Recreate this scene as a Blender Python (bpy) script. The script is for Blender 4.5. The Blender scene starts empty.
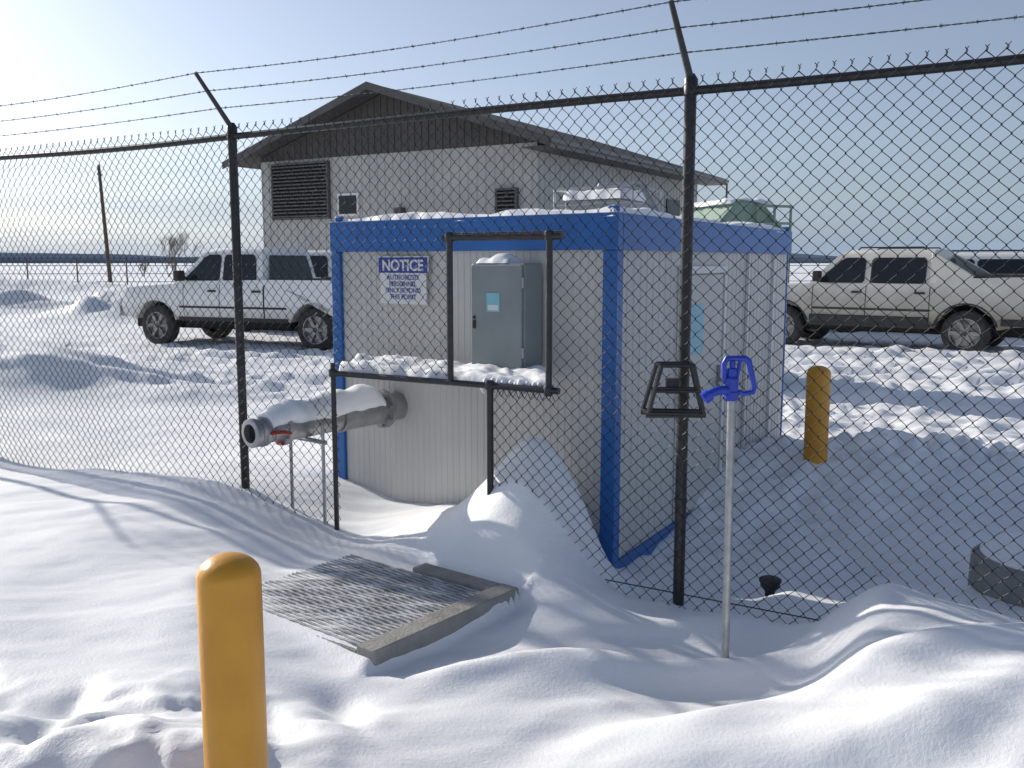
import bpy, bmesh, math, random
import numpy as np
from mathutils import Vector, Matrix
random.seed(7)
S=bpy.context.scene
V3=Vector
# ------------------------------------------------------------ materials
def lin(c): return (c[0],c[1],c[2],1.0)
def new_mat(name):
    m=bpy.data.materials.new(name); m.use_nodes=True
    nt=m.node_tree; b=nt.nodes['Principled BSDF']
    return m,nt,b
def M(name,c1,c2=None,scale=8,rough=.6,metal=0,bump=0,bscale=None,detail=5,spec=None,stretch=None):
    m,nt,b=new_mat(name)
    tc=nt.nodes.new('ShaderNodeTexCoord'); mp=nt.nodes.new('ShaderNodeMapping')
    nt.links.new(tc.outputs['Object'],mp.inputs['Vector'])
    if stretch: mp.inputs['Scale'].default_value=stretch
    if c2 is None: c2=tuple(x*.82 for x in c1)
    n=nt.nodes.new('ShaderNodeTexNoise'); n.inputs['Scale'].default_value=scale; n.inputs['Detail'].default_value=detail
    nt.links.new(mp.outputs[0],n.inputs['Vector'])
    r=nt.nodes.new('ShaderNodeValToRGB'); r.color_ramp.elements[0].position=.3; r.color_ramp.elements[1].position=.7
    r.color_ramp.elements[0].color=lin(c2); r.color_ramp.elements[1].color=lin(c1)
    nt.links.new(n.outputs[0],r.inputs[0]); nt.links.new(r.outputs[0],b.inputs['Base Color'])
    b.inputs['Roughness'].default_value=rough; b.inputs['Metallic'].default_value=metal
    if spec is not None: b.inputs['Specular IOR Level'].default_value=spec
    if bump:
        n2=nt.nodes.new('ShaderNodeTexNoise'); n2.inputs['Scale'].default_value=bscale or scale*4; n2.inputs['Detail'].default_value=6
        nt.links.new(tc.outputs['Object'],n2.inputs['Vector'])
        bp=nt.nodes.new('ShaderNodeBump'); bp.inputs['Strength'].default_value=bump; bp.inputs['Distance'].default_value=.01
        nt.links.new(n2.outputs[0],bp.inputs['Height']); nt.links.new(bp.outputs[0],b.inputs['Normal'])
    return m
def paint_dirty(name,col,dirt,z0,z1,off=.42,to=.95):
    m,nt,b=new_mat(name)
    tc=nt.nodes.new('ShaderNodeTexCoord'); sp=nt.nodes.new('ShaderNodeSeparateXYZ')
    nt.links.new(tc.outputs['Object'],sp.inputs[0])
    mr=nt.nodes.new('ShaderNodeMapRange'); mr.inputs['From Min'].default_value=z0; mr.inputs['From Max'].default_value=z1
    mr.inputs['To Min'].default_value=to; mr.inputs['To Max'].default_value=0
    nt.links.new(sp.outputs[2],mr.inputs['Value'])
    n=nt.nodes.new('ShaderNodeTexNoise'); n.inputs['Scale'].default_value=2.2; n.inputs['Detail'].default_value=6
    nt.links.new(tc.outputs['Object'],n.inputs['Vector'])
    ad=nt.nodes.new('ShaderNodeMath'); ad.operation='MULTIPLY_ADD'; ad.inputs[1].default_value=.8; 
    nt.links.new(n.outputs[0],ad.inputs[0]); nt.links.new(mr.outputs[0],ad.inputs[2])
    sb=nt.nodes.new('ShaderNodeMath'); sb.operation='SUBTRACT'; sb.inputs[1].default_value=off; sb.use_clamp=True
    nt.links.new(ad.outputs[0],sb.inputs[0])
    mx=nt.nodes.new('ShaderNodeMix'); mx.data_type='RGBA'
    nt.links.new(sb.outputs[0],mx.inputs[0]); mx.inputs[6].default_value=lin(col); mx.inputs[7].default_value=lin(dirt)
    nt.links.new(mx.outputs[2],b.inputs['Base Color'])
    b.inputs['Roughness'].default_value=.38
    b.inputs['Coat Weight'].default_value=.25
    return m
def snow_mat():
    m,nt,b=new_mat('snow')
    tc=nt.nodes.new('ShaderNodeTexCoord')
    n=nt.nodes.new('ShaderNodeTexNoise'); n.inputs['Scale'].default_value=1.3; n.inputs['Detail'].default_value=7
    nt.links.new(tc.outputs['Object'],n.inputs['Vector'])
    r=nt.nodes.new('ShaderNodeValToRGB'); r.color_ramp.elements[0].position=.3; r.color_ramp.elements[1].position=.7
    r.color_ramp.elements[0].color=(.83,.85,.88,1); r.color_ramp.elements[1].color=(.91,.915,.93,1)
    nt.links.new(n.outputs[0],r.inputs[0]); nt.links.new(r.outputs[0],b.inputs['Base Color'])
    b.inputs['Roughness'].default_value=.5; b.inputs['Specular IOR Level'].default_value=.3
    mp=nt.nodes.new('ShaderNodeMapping'); mp.inputs['Rotation'].default_value=(0,0,.45); mp.inputs['Scale'].default_value=(.35,1,1)
    nt.links.new(tc.outputs['Object'],mp.inputs['Vector'])
    last=None
    for sc,dist,st,src in ((300,.002,.6,tc.outputs['Object']),(70,.004,.40,tc.outputs['Object']),(22,.007,.26,mp.outputs[0]),(7,.02,.16,mp.outputs[0])):
        q=nt.nodes.new('ShaderNodeTexNoise'); q.inputs['Scale'].default_value=sc; q.inputs['Detail'].default_value=4
        nt.links.new(src,q.inputs['Vector'])
        bp=nt.nodes.new('ShaderNodeBump'); bp.inputs['Distance'].default_value=dist; bp.inputs['Strength'].default_value=st
        nt.links.new(q.outputs[0],bp.inputs['Height'])
        if last: nt.links.new(last.outputs[0],bp.inputs['Normal'])
        last=bp
    nt.links.new(last.outputs[0],b.inputs['Normal'])
    return m
m_snow=snow_mat()
m_blackpaint=M('black_vinyl_paint',(.012,.012,.014),(.03,.03,.033),30,.4)
m_wire=M('black_vinyl_wire',(.010,.010,.011),(.016,.016,.018),30,.5)
m_galv=M('galvanised_steel',(.42,.43,.44),(.3,.31,.32),25,.4,.7)
m_pipe=M('pipe_steel',(.42,.42,.43),(.27,.27,.28),12,.38,.7)
m_barb=M('barbed_wire_steel',(.1,.1,.11),(.05,.05,.05),25,.5,.5)
m_yellow=M('bollard_yellow',(.74,.35,.03),(.62,.27,.02),5,.38,0,.15,40)
m_blue=M('blue_frame_paint',(.012,.135,.44),(.010,.105,.35),4,.35)
m_wallw=M('shed_panel_white',(.60,.59,.56),(.51,.50,.48),2.5,.5,stretch=(1,1,.4))
m_boxg=M('cabinet_grey',(.25,.28,.29),(.21,.24,.25),6,.4)
m_bwall=M('building_siding_light',(.48,.47,.44),(.41,.40,.38),.8,.6)
m_bdark=M('building_siding_dark',(.085,.075,.07),(.06,.055,.05),1.2,.6)
m_roof=M('roof_metal_dark',(.08,.075,.075),(.05,.05,.05),2,.85,spec=.2)
m_glass=M('dark_glass',(.012,.014,.017),(.016,.019,.022),3,.06)
m_tyre=M('tyre_rubber',(.02,.02,.02),(.06,.055,.05),9,.85)
m_rim=M('alloy_rim',(.38,.38,.38),(.16,.15,.14),12,.4,.6)
m_plastic=M('black_plastic',(.02,.02,.02),(.035,.033,.03),12,.6)
m_under=M('underbody',(.012,.012,.012),(.02,.018,.016),8,.9)
m_white=paint_dirty('white_paint',(.76,.76,.75),(.30,.26,.22),.35,.95,.50)
m_tan=paint_dirty('pearl_paint',(.62,.60,.54),(.16,.125,.085),.4,1.25,.40,1.0)
m_conc=M('concrete',(.33,.32,.30),(.22,.215,.205),7,.85,0,.5,60)
m_wood=M('wood_pole',(.14,.1,.07),(.08,.06,.045),6,.9)
m_hblue=M('hydrant_blue',(.02,.06,.5),(.015,.045,.38),14,.35)
m_red=M('red_lever',(.45,.03,.015),(.3,.02,.01),9,.4)
m_lens=M('lamp_lens',(.6,.6,.6),(.4,.4,.42),9,.15)
m_tail=M('tail_lens',(.35,.01,.01),(.25,.01,.01),9,.2)
m_signw=M('sign_white',(.75,.75,.74),(.68,.68,.67),9,.5)
m_signb=M('sign_blue',(.02,.06,.32),(.018,.05,.28),9,.45)
m_stick=M('sticker_cyan',(.25,.55,.65),(.18,.45,.56),9,.4)
m_green=M('tank_green',(.24,.33,.27),(.18,.26,.21),5,.6)
m_tree=M('hazed_bark',(.17,.15,.14),(.12,.11,.10),6,.9)  # bark tone lightened to imitate haze over the distance
m_haze=M('hazed_trees',(.17,.21,.26),(.13,.165,.21),.02,.95)  # blue-grey distance haze is mixed into the tree colour
m_hill=M('hazed_hill_forest',(.27,.33,.40),(.22,.28,.35),.01,.95)  # paler blue air haze painted into the hill colour
# ------------------------------------------------------------ mesh helpers
class Frame:
    def __init__(s,o,x,y,z=(0,0,1)):
        s.o=V3(o); s.x=V3(x); s.y=V3(y); s.z=V3(z)
    def p(s,a,b,c): return s.o+s.x*a+s.y*b+s.z*c
W=Frame((0,0,0),(1,0,0),(0,1,0))
class MB:
    def __init__(s): s.v=[]; s.f=[]
    def add(s,v,f):
        n=len(s.v); s.v+= [tuple(q) for q in v]; s.f+=[tuple(i+n for i in g) for g in f]
    def box(s,a0,a1,b0,b1,c0,c1,fr=W):
        v=[fr.p(a,b,c) for c in (c0,c1) for (a,b) in ((a0,b0),(a1,b0),(a1,b1),(a0,b1))]
        s.add(v,[(3,2,1,0),(4,5,6,7),(0,1,5,4),(1,2,6,5),(2,3,7,6),(3,0,4,7)])
    def quad(s,pts): s.add(pts,[tuple(range(len(pts)))])
    def cyl(s,p0,p1,r0,r1=None,n=16,caps=True):
        if r1 is None: r1=r0
        s.lathe(p0,V3(p1)-V3(p0),[(r0,0),(r1,(V3(p1)-V3(p0)).length)],n,caps)
    def lathe(s,o,axis,prof,n=20,caps=True):
        o=V3(o); ax=V3(axis).normalized()
        ref=V3((0,0,1)) if abs(ax.z)<.9 else V3((1,0,0))
        u=ax.cross(ref).normalized(); w=ax.cross(u)
        v=[];f=[]
        for r,h in prof:
            for i in range(n):
                t=2*math.pi*i/n
                v.append(o+ax*h+(u*math.cos(t)+w*math.sin(t))*r)
        for k in range(len(prof)-1):
            for i in range(n):
                j=(i+1)%n
                f.append((k*n+i,k*n+j,(k+1)*n+j,(k+1)*n+i))
        if caps:
            f.append(tuple(range(n))[::-1]); f.append(tuple((len(prof)-1)*n+i for i in range(n)))
        s.add(v,f)
    def tube(s,pts,r,n=6,caps=True):
        pts=[V3(p) for p in pts]; N=len(pts)
        v=[];f=[]
        ref=None
        for i,p in enumerate(pts):
            t=((pts[min(i+1,N-1)]-p).normalized()+(p-pts[max(i-1,0)]).normalized())
            if t.length<1e-6: t=pts[min(i+1,N-1)]-p
            t.normalize()
            if ref is None:
                ref=V3((0,0,1)) if abs(t.z)<.8 else V3((.6,-.8,0))
                u=(ref-t*ref.dot(t)).normalized()
            else:
                u=(u-t*u.dot(t))
                u.normalize()
            w=t.cross(u)
            rr=r[i] if isinstance(r,(list,tuple)) else r
            for k in range(n):
                a=2*math.pi*k/n
                v.append(p+(u*math.cos(a)+w*math.sin(a))*rr)
        for i in range(N-1):
            for k in range(n):
                j=(k+1)%n
                f.append((i*n+k,i*n+j,(i+1)*n+j,(i+1)*n+k))
        if caps:
            f.append(tuple(range(n))[::-1]); f.append(tuple((N-1)*n+i for i in range(n)))
        s.add(v,f)
    def build(s,name,mat,parent=None,local=False,smooth=False,bevel=0,seg=2,recalc=True):
        me=bpy.data.meshes.new(name); me.from_pydata(s.v,[],s.f); me.update()
        if recalc:
            bm=bmesh.new(); bm.from_mesh(me); bmesh.ops.recalc_face_normals(bm,faces=bm.faces); bm.to_mesh(me); bm.free()
        me.materials.append(mat)
        ob=bpy.data.objects.new(name,me); S.collection.objects.link(ob)
        return finish(ob,parent,local,smooth,bevel,seg)
def finish(ob,parent,local,smooth,bevel,seg=2):
    if smooth:
        for p in ob.data.polygons: p.use_smooth=True
        bm=bmesh.new(); bm.from_mesh(ob.data)
        for e in bm.edges:
            if len(e.link_faces)==2 and e.calc_face_angle(0)>math.radians(38): e.smooth=False
        bm.to_mesh(ob.data); bm.free()
    if bevel:
        b=ob.modifiers.new('bev','BEVEL'); b.width=bevel; b.segments=seg; b.limit_method='ANGLE'; b.angle_limit=math.radians(35)
        b.harden_normals=False
    if parent:
        ob.parent=parent
        if not local: ob.matrix_parent_inverse=parent.matrix_world.inverted()
    return ob
def empty(name,loc,rz=0):
    e=bpy.data.objects.new(name,None); e.location=loc; e.rotation_euler=(0,0,rz); e.empty_display_size=.2
    e.matrix_world=Matrix.Translation(V3(loc))@Matrix.Rotation(rz,4,'Z')
    S.collection.objects.link(e); return e
# ------------------------------------------------------------ noise
rng=np.random.RandomState(3)
PERM=rng.permutation(512); GR=rng.rand(512)*2*np.pi
def perlin(x,y,sd=0):
    x=np.asarray(x,float)+sd*17.3; y=np.asarray(y,float)+sd*9.7
    xi=np.floor(x).astype(int); yi=np.floor(y).astype(int); xf=x-xi; yf=y-yi
    def g(ix,iy,dx,dy):
        h=PERM[(PERM[ix&511]+iy)&511]; a=GR[h]
        return np.cos(a)*dx+np.sin(a)*dy
    u=xf*xf*xf*(xf*(xf*6-15)+10); v=yf*yf*yf*(yf*(yf*6-15)+10)
    n00=g(xi,yi,xf,yf); n10=g(xi+1,yi,xf-1,yf); n01=g(xi,yi+1,xf,yf-1); n11=g(xi+1,yi+1,xf-1,yf-1)
    return ((n00*(1-u)+n10*u)*(1-v)+(n01*(1-u)+n11*u)*v)*1.5
def fbm(x,y,sd=0,o=4):
    t=0;a=1
    for i in range(o):
        t=t+a*perlin(x*2**i,y*2**i,sd+i); a*=.5
    return t
def sm(e0,e1,x):
    t=np.clip((x-e0)/(e1-e0),0,1); return t*t*(3-2*t)
def G(x,y,cx,cy,amp,sl,sr,sn,sf,ang=0):
    dx=x-cx; dy=y-cy
    c,s_=math.cos(ang),math.sin(ang)
    a=dx*c+dy*s_; b=-dx*s_+dy*c
    sx=np.where(a<0,sl,sr); sy=np.where(b<0,sn,sf)
    return amp*np.exp(-.5*((a/sx)**2+(b/sy)**2))
def ridge(p,w=.12):
    return 1-np.sqrt(p*p+w*w)+w
PC=V3((-.543,3.60,0)); pa=V3((.62,.785,0)).normalized(); pb=V3((-.785,.62,0)).normalized()
rf=random.Random(11)
FOOT=[(rf.uniform(-2.4,-.6),rf.uniform(2.3,3.3),rf.uniform(0,3.1),rf.uniform(.02,.045)) for _ in range(12)]+\
     [(rf.uniform(1.8,4.5),rf.uniform(5.4,8.0),rf.uniform(0,3.1),rf.uniform(.03,.08)) for _ in range(30)]+\
     [(rf.uniform(.9,2.6),rf.uniform(4.7,6.2),rf.uniform(0,3.1),rf.uniform(.02,.04)) for _ in range(12)]
def Hgt(x,y):
    x=np.asarray(x,float); y=np.asarray(y,float)
    h=.04*perlin(x*.25,y*.25,1)
    near=1-sm(8,14,y)
    h=h+near*.085*sm(-.5,-1.5,x)*sm(3.0,4.0,y+.25*perlin(x*1.1,y*.3,9))
    h=h+G(x,y,-2.1,5.9,.10,1.0,.45,.7,.7)
    h=h+G(x,y,.16,4.99,.47,.25,.19,.24,.26,.2)*(1+.10*perlin(x*3,y*3,40))
    h=h+G(x,y,.06,4.88,.15,.45,.26,.34,.3,.1)
    h=h+G(x,y,-.25,5.35,.15,.55,.4,.35,.4)
    h=h+G(x,y,.28,4.62,.06,.25,.2,.24,.2,-.3)
    h=h+G(x,y,-.98,5.40,-.09,.35,.30,.5,.6)
    h=h-.19*sm(.34,.64,x)*sm(4.35,4.8,y-.1*(x-.6))*(1-sm(6.0,7.2,y))*(1-sm(3.2,4.5,x))
    h=h-.04*sm(.3,.7,x)*sm(4.9,4.4,y)*(1-sm(1.1,1.4,x))
    h=h+G(x,y,1.60,3.74,.27,.15,.35,.5,.20,-.5)
    h=h+G(x,y,2.25,3.0,.28,.5,1.0,.5,.38,-.55)
    h=h+G(x,y,1.15,2.95,.10,.6,.5,.20,.28,-.25)
    h=h+G(x,y,.95,3.55,-.05,.3,.25,.3,.3)
    wx=x+.30*perlin(x*.7,y*.7,4); wy=y+.20*perlin(x*.8,y*.6,5)
    rd=ridge(perlin(wx*.55+wy*.2,wy*1.7-wx*.45,6)*1.6,.18)
    fg=sm(4.6,3.7,y)*sm(-.9,0.1,x)
    h=h+.10*fg*(np.clip(rd,0,1)**1.6-.4)
    rd2=ridge(perlin(wx*1.1+wy*.5,wy*3.2-wx*.8,7)*1.6,.18)
    h=h+.020*np.clip(rd2,0,1)*near*sm(-2.2,.2,x)
    rd3=ridge(perlin(x*.55-y*.4,y*1.6+x*.7,11)*1.5,.22)
    h=h+.042*np.clip(rd3,0,1)*near*sm(-.2,-1.5,x)
    h=h+.007*near*fbm(x*1.4+y*.8,y*5-x*1.2,24,4)*(1-sm(.5,1.0,x)*sm(4.3,4.8,y))
    lum=sm(3.5,3.0,y+.3*perlin(x*1.5,y,8))*sm(-.25,-.9,x)
    wxx=x+.12*perlin(x*4,y*4,25); wyy=y+.12*perlin(x*4,y*4,26)
    cl=.075*fbm(wxx*1.6,wyy*2.2,12,3)+.03*ridge(perlin(wxx*2.8,wyy*3.6,13)*1.5,.12)+.010*fbm(wxx*8,wyy*8,14,3)
    h=h+lum*cl+G(x,y,-1.3,2.85,.10,.5,.35,.4,.25)
    yd=sm(4.6,6.0,y-.25*x)*sm(.5,1.4,x)*(1-sm(14,22,y))
    cl2=np.abs(fbm(x*2.2,y*2.2,15,4))
    h=h+yd*.07*cl2
    h=h+G(x,y,3.1,7.5,.20,.9,1.2,.35,.35)*(.6+1.0*np.abs(perlin(x*5,y*5,16)))
    h=h+G(x,y,2.25,6.85,.13,.5,.7,.5,.4)
    h=h+G(x,y,4.2,5.6,.12,.8,.8,.6,.6)
    for fx_,fy_,an,dp in FOOT: h=h+G(x,y,fx_,fy_,-dp,.13,.13,.06,.06,an)+G(x,y,fx_+.1,fy_-.09,dp*.4,.08,.08,.05,.05,an)
    h=h+G(x,y,-5.9,11.4,.55,2.0,.9,.6,.8,-.05)+G(x,y,-3.7,10.6,.14,.5,.5,.3,.4)+G(x,y,-2.6,9.4,.06,.9,.6,.3,.4)
    h=h+G(x,y,-8.5,14.5,.25,2.5,1.4,.8,.8)
    br=.6+.8*np.abs(perlin(x*.8,y*.8,17))
    h=h+br*(G(x,y,-17,30,.8,3.5,2.0,1.2,1.2)+G(x,y,-11.5,27,.75,1.3,1.6,1,1)+G(x,y,-30,48,1.0,6,8,2,2)+G(x,y,14,33,.5,6,6,2,2))
    tr=sm(8.5,11,y+.2*x)*(1-sm(24,32,y))
    for k,(y0_,sl_) in enumerate(((11.0,-.10),(12.6,-.04),(14.2,-.16),(15.6,-.02),(16.9,-.1),(12.0,.12))):
        for o_ in (0,.75):
            d_=y-(y0_+o_+sl_*x+.25*perlin(x*.12,np.zeros_like(x)+k,28))
            h=h-.055*np.exp(-.5*(d_/.16)**2)+.04*np.exp(-.5*((np.abs(d_)-.32)/.10)**2)*(.6+.8*np.abs(perlin(x*2,y*2,29)))
    h=h+tr*(.035*fbm(x*1.1,y*2.6,18,4)+.055*np.abs(perlin(x*.35+.2*y,y*2.1,19))+.04*np.abs(perlin(x*2.5,y*4,22))+.017*perlin(x*6,y*6,23))
    h=h+sm(25,60,y)*.25*perlin(x*.03,y*.05,20)
    a=(x-PC.x)*pa.x+(y-PC.y)*pa.y; b=(x-PC.x)*pb.x+(y-PC.y)*pb.y
    ins=sm(-.12,.02,a)*sm(1.12,.96,a)*sm(-.02,.03,b)*sm(1.30,1.02,b+.08*perlin(a*3,b*2,21)+.30*sm(.75,1.0,a))
    h=h*(1-ins)+(.060+.006*sm(.25,.05,a+.08*perlin(b*5,a*4,41))*sm(.10,.25,b)+.008*sm(.75,1.0,b+.10*perlin(a*4,b*3,42)))*ins
    out=sm(-.30,-.02,b)*sm(.0,-.02,b)*sm(-.2,.1,a)*sm(1.05,.85,a)
    h=h*(1-out)+np.minimum(h,-.01)*out
    return h
def hz(x,y): return float(Hgt(np.array([x]),np.array([y]))[0])
def axis(lo,hi,d,g,L0,L1):
    c=list(np.arange(lo,hi,d))
    s_=d;p=c[-1]
    while p<L1: s_*=g; p+=s_; c.append(p)
    s_=d;p=lo;l=[]
    while p>L0: s_*=g; p-=s_; l.append(p)
    return np.array(l[::-1]+c)
xs=axis(-2.6,3.2,.027,1.021,-3000,3000); ys=axis(1.8,7.4,.027,1.015,-60,4200)
ys=ys[ys>=1.5]; ys=np.concatenate([np.array([-60,-30,-15,-8,-4,-2,-1,0,.5,.9,1.2]),ys])
X,Y=np.meshgrid(xs,ys); Z=Hgt(X,Y)
nx,ny=len(xs),len(ys)
co=np.stack([X,Y,Z],-1).reshape(-1,3).astype(np.float32)
idx=np.arange(nx*ny).reshape(ny,nx)
q=np.stack([idx[:-1,:-1],idx[:-1,1:],idx[1:,1:],idx[1:,:-1]],-1).reshape(-1,4).astype(np.int32)
me=bpy.data.meshes.new('snow_ground'); me.vertices.add(len(co)); me.vertices.foreach_set('co',co.ravel())
me.loops.add(q.size); me.loops.foreach_set('vertex_index',q.ravel())
me.polygons.add(len(q)); me.polygons.foreach_set('loop_start',np.arange(0,q.size,4,dtype=np.int32))
me.polygons.foreach_set('use_smooth',np.ones(len(q),bool))
me.update(calc_edges=True); me.validate()
me.materials.append(m_snow)
gnd=bpy.data.objects.new('snow_ground',me); S.collection.objects.link(gnd)
def snow_slab(fr,a0,a1,b0,b1,z0,th,name,parent,seed=0,res=.015,amp=.5,freq=6,edge=.05,droop=0,local=False,dome=0):
    na=max(4,int(abs(a1-a0)/res)); nb=max(4,int(abs(b1-b0)/res))
    A,B=np.meshgrid(np.linspace(0,1,na+1),np.linspace(0,1,nb+1))
    la=abs(a1-a0);lb=abs(b1-b0)
    d=np.minimum(np.minimum(A,1-A)*la,np.minimum(B,1-B)*lb)
    prof=np.sqrt(np.clip(1-(1-np.clip(d/edge,0,1))**2,0,1))
    nz=1+amp*fbm(A*la*freq,B*lb*freq,seed,3)
    t=th*prof*np.clip(nz,.15,3)+dome*np.clip(4*B*(1-B),0,1)*prof
    wob=edge*.5*fbm(A*la*7,B*lb*7,seed+3,2)*(1-prof)
    verts=[];faces=[]
    for j in range(nb+1):
        for i in range(na+1):
            a=a0+(a1-a0)*A[j,i]; b=b0+(b1-b0)*B[j,i]
            verts.append(fr.p(a+wob[j,i],b+wob[j,i],z0+t[j,i]))
    n=len(verts)
    for j in range(nb+1):
        for i in range(na+1):
            v=V3(verts[j*(na+1)+i]); verts.append(V3((v.x,v.y,fr.p(0,0,z0).z-droop*(1-prof[j,i])*(.5+.8*abs(math.sin(i*1.3))))))
    k=na+1
    for j in range(nb):
        for i in range(na):
            faces.append((j*k+i,j*k+i+1,(j+1)*k+i+1,(j+1)*k+i))
            faces.append((n+(j+1)*k+i,n+(j+1)*k+i+1,n+j*k+i+1,n+j*k+i))
    for i in range(na):
        faces.append((n+i,n+i+1,i+1,i)); e=nb*k; faces.append((e+i,e+i+1,n+e+i+1,n+e+i))
    for j in range(nb):
        faces.append((j*k,(j+1)*k,n+(j+1)*k,n+j*k)); e=na; faces.append((n+j*k+e,n+(j+1)*k+e,(j+1)*k+e,j*k+e))
    mb=MB(); mb.add(verts,faces)
    return mb.build(name,m_snow,parent,local,smooth=True)
# ------------------------------------------------------------ fence
fd=V3((-2.54,1.51,0)).normalized(); fn=V3((fd.y*-1,fd.x,0)).normalized()
if fn.y>0: fn=-fn
FF=Frame((.79,4.33,0),fd,fn)
TOP=2.42; span=2.95
fence=empty('chain_link_fence',(.79,4.33,0))
mb=MB()
for k in (-1,0,1,2,3):
    s0=k*span
    g=hz(*FF.p(s0,0,0).xy)
    r=.0275
    mb.lathe(FF.p(s0,-.045,g-.3),(0,0,1),[(r,0),(r,TOP-g+.3-.02),(r+.005,TOP-g+.3-.02),(r+.005,TOP-g+.3+.05),(r*.6,TOP-g+.3+.075)],18)
mb.build('posts',m_blackpaint,fence,smooth=True)
mb=MB()
for k in (-1,0,1,2,3):
    s0=k*span
    mb.tube([FF.p(s0,-.045,TOP+.0),FF.p(s0,-.03,TOP+.06),FF.p(s0,.22,TOP+.33)],[.020,.017,.012],8)
    for zz in (.5,1.0,1.5,2.0):
        mb.lathe(FF.p(s0,-.045,zz),(0,0,1),[(.031,0),(.031,.02)],14)
mb.build('barb_arms',m_blackpaint,fence,smooth=True)
mb=MB()
pts=[]
for i in range(0,60):
    s0=-span-.1+i*(4*span+.2)/59
    ph=(s0/span)%1
    pts.append(FF.p(s0,-.045,TOP+.01*math.sin(s0*1.3)-.008*math.sin(ph*math.pi)+(.012*-s0 if s0<0 else 0)))
mb.tube(pts,.020,10)
mb.tube([FF.p(-span,-.0,.06),FF.p(.9,0,.06)],.003,5)
mb.build('top_rail',m_blackpaint,fence,smooth=True)
s_r,s_l,s_p,s_q=.672,1.306,1.054,2.142
mb=MB()
zb,zt=1.0,1.775
mb.tube([FF.p(s_r-.03,-.0,zb),FF.p(s_q,0,zb)],.017,10)
mb.tube([FF.p(s_r-.04,0,zt),FF.p(s_l+.04,0,zt)],.018,10)
mb.tube([FF.p(s_r-.02,-.045,zt+.015),FF.p(s_l+.02,-.045,zt+.015)],.014,10)
mb.tube([FF.p(s_r+.03,-.0,zb-.03),FF.p(s_r+.03,0,zt+.03)],.018,10)
mb.tube([FF.p(s_l,-.0,zb),FF.p(s_l,0,zt+.03)],.018,10)
mb.tube([FF.p(s_p,0,-.1),FF.p(s_p,0,zb+.03)],.019,10)
mb.tube([FF.p(s_q,0,-.1),FF.p(s_q,0,zb+.06)],.015,10)
SF=Frame(FF.o,fd,V3((-.03,-1,0)))
for s0,d in ((s_r+.03,.66),(s_p,.7),(s_q,.80)):
    mb.tube([FF.p(s0,0,zb-.01),SF.p(s0,-d,zb-.01)],.013,8)
mb.tube([SF.p(s_r+.03,-.62,zb-.01),SF.p(s_q,-.74,zb-.01)],.013,8)
for s0,z0 in ((s_r+.03,zt),(s_l,zt),(s_p,zb),(s_q,zb),(s_r+.03,zb)):
    mb.lathe(FF.p(s0,0,z0-.02),(0,0,1),[(.024,0),(.026,.01),(.026,.035),(.022,.045)],12)
mb.build('opening_frame',m_blackpaint,fence,smooth=True)
mb=MB(); h=.0355
i0=int(-2.9/h); i1=int(7.2/h)
zbot=-.12
nr=int((TOP+.045-zbot)/h)
WR=.0025
def hole(s_,z_):
    if s_r+.02<s_<s_l and zb<z_<zt: return True
    if s_p<s_<s_q and z_<zb: return True
    return False
for i in range(i0,i1):
    run=[]
    for j in range(nr+1):
        o=(j+i)%2
        s0=h*(i+o); z0=TOP+.035-j*h
        off=.014*math.sin(s0*2.1+z0*1.1)+.012*math.sin(s0*5.3-z0*3)
        off*= (1 if z0<TOP-.1 else .3)
        wv=.0026 if (i%2==0) else -.0026
        if o: wv=-wv
        zz=z0+.005*math.sin(s0*3.1)
        p=FF.p(s0-(.003 if o==0 else -.003)+.006*math.sin(z0*4+s0),.0+off+wv,zz)
        if hole(h*(i+.5),z0):
            if len(run)>1: mb.tube(run,WR,4,False)
            run=[]
        else: run.append(p)
    if len(run)>1: mb.tube(run,WR,4,False)
    if i%2==0:
        b=FF.p(h*i,0,TOP+.035)
        e1=random.uniform(.006,.011)
        mb.tube([b,b+fd*.003+V3((0,0,.010)),b-fd*e1+V3((0,0,.024))],.0022,4)
        mb.tube([b,b-fd*.003+V3((0,0,.010)),b+fd*e1+V3((0,0,.022))],.0022,4)
mb.build('chain_link_mesh',m_wire,fence,smooth=False,recalc=False)
mb=MB()
for t,sg in ((.33,.008),(.66,.011),(.99,.014)):
    z0=TOP+.06+.27*t; b0=-.03+.25*t
    P=[[],[]]
    n=900
    for i in range(n+1):
        s0=-span+4*span*i/n
        ph=(s0/span)%1; sag=-sg*2*math.sin(ph*math.pi)
        a=s0*70
        for q_ in (0,1):
            P[q_].append(FF.p(s0,b0+.0022*math.cos(a+q_*math.pi),z0+sag+.0022*math.sin(a+q_*math.pi)))
    mb.tube(P[0],.0016,4,False); mb.tube(P[1],.0016,4,False)
    s0=-span
    while s0<3*span:
        ph=(s0/span)%1; sag=-sg*2*math.sin(ph*math.pi)
        c=FF.p(s0,b0,z0+sag)
        for q_ in range(2):
            d=V3((random.uniform(-1,1),random.uniform(-1,1),random.uniform(-1,1))); d-=fd*d.dot(fd)*.7; d.normalize()
            mb.tube([c-d*.011,c+d*.011],.0011,3)
        mb.tube([c-fd*.006,c+fd*.006],.0040,5)
        s0+=.127
mb.build('barbed_wires',m_barb,fence,recalc=False)
snow_slab(SF,s_r+.0,s_q-.03,-.03,-.68,zb-.005,.05,'shelf_snow',fence,seed=2,res=.014,amp=.65,freq=4.5,edge=.04,droop=.0)
mb=MB()
s0=s_r+.03
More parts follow.
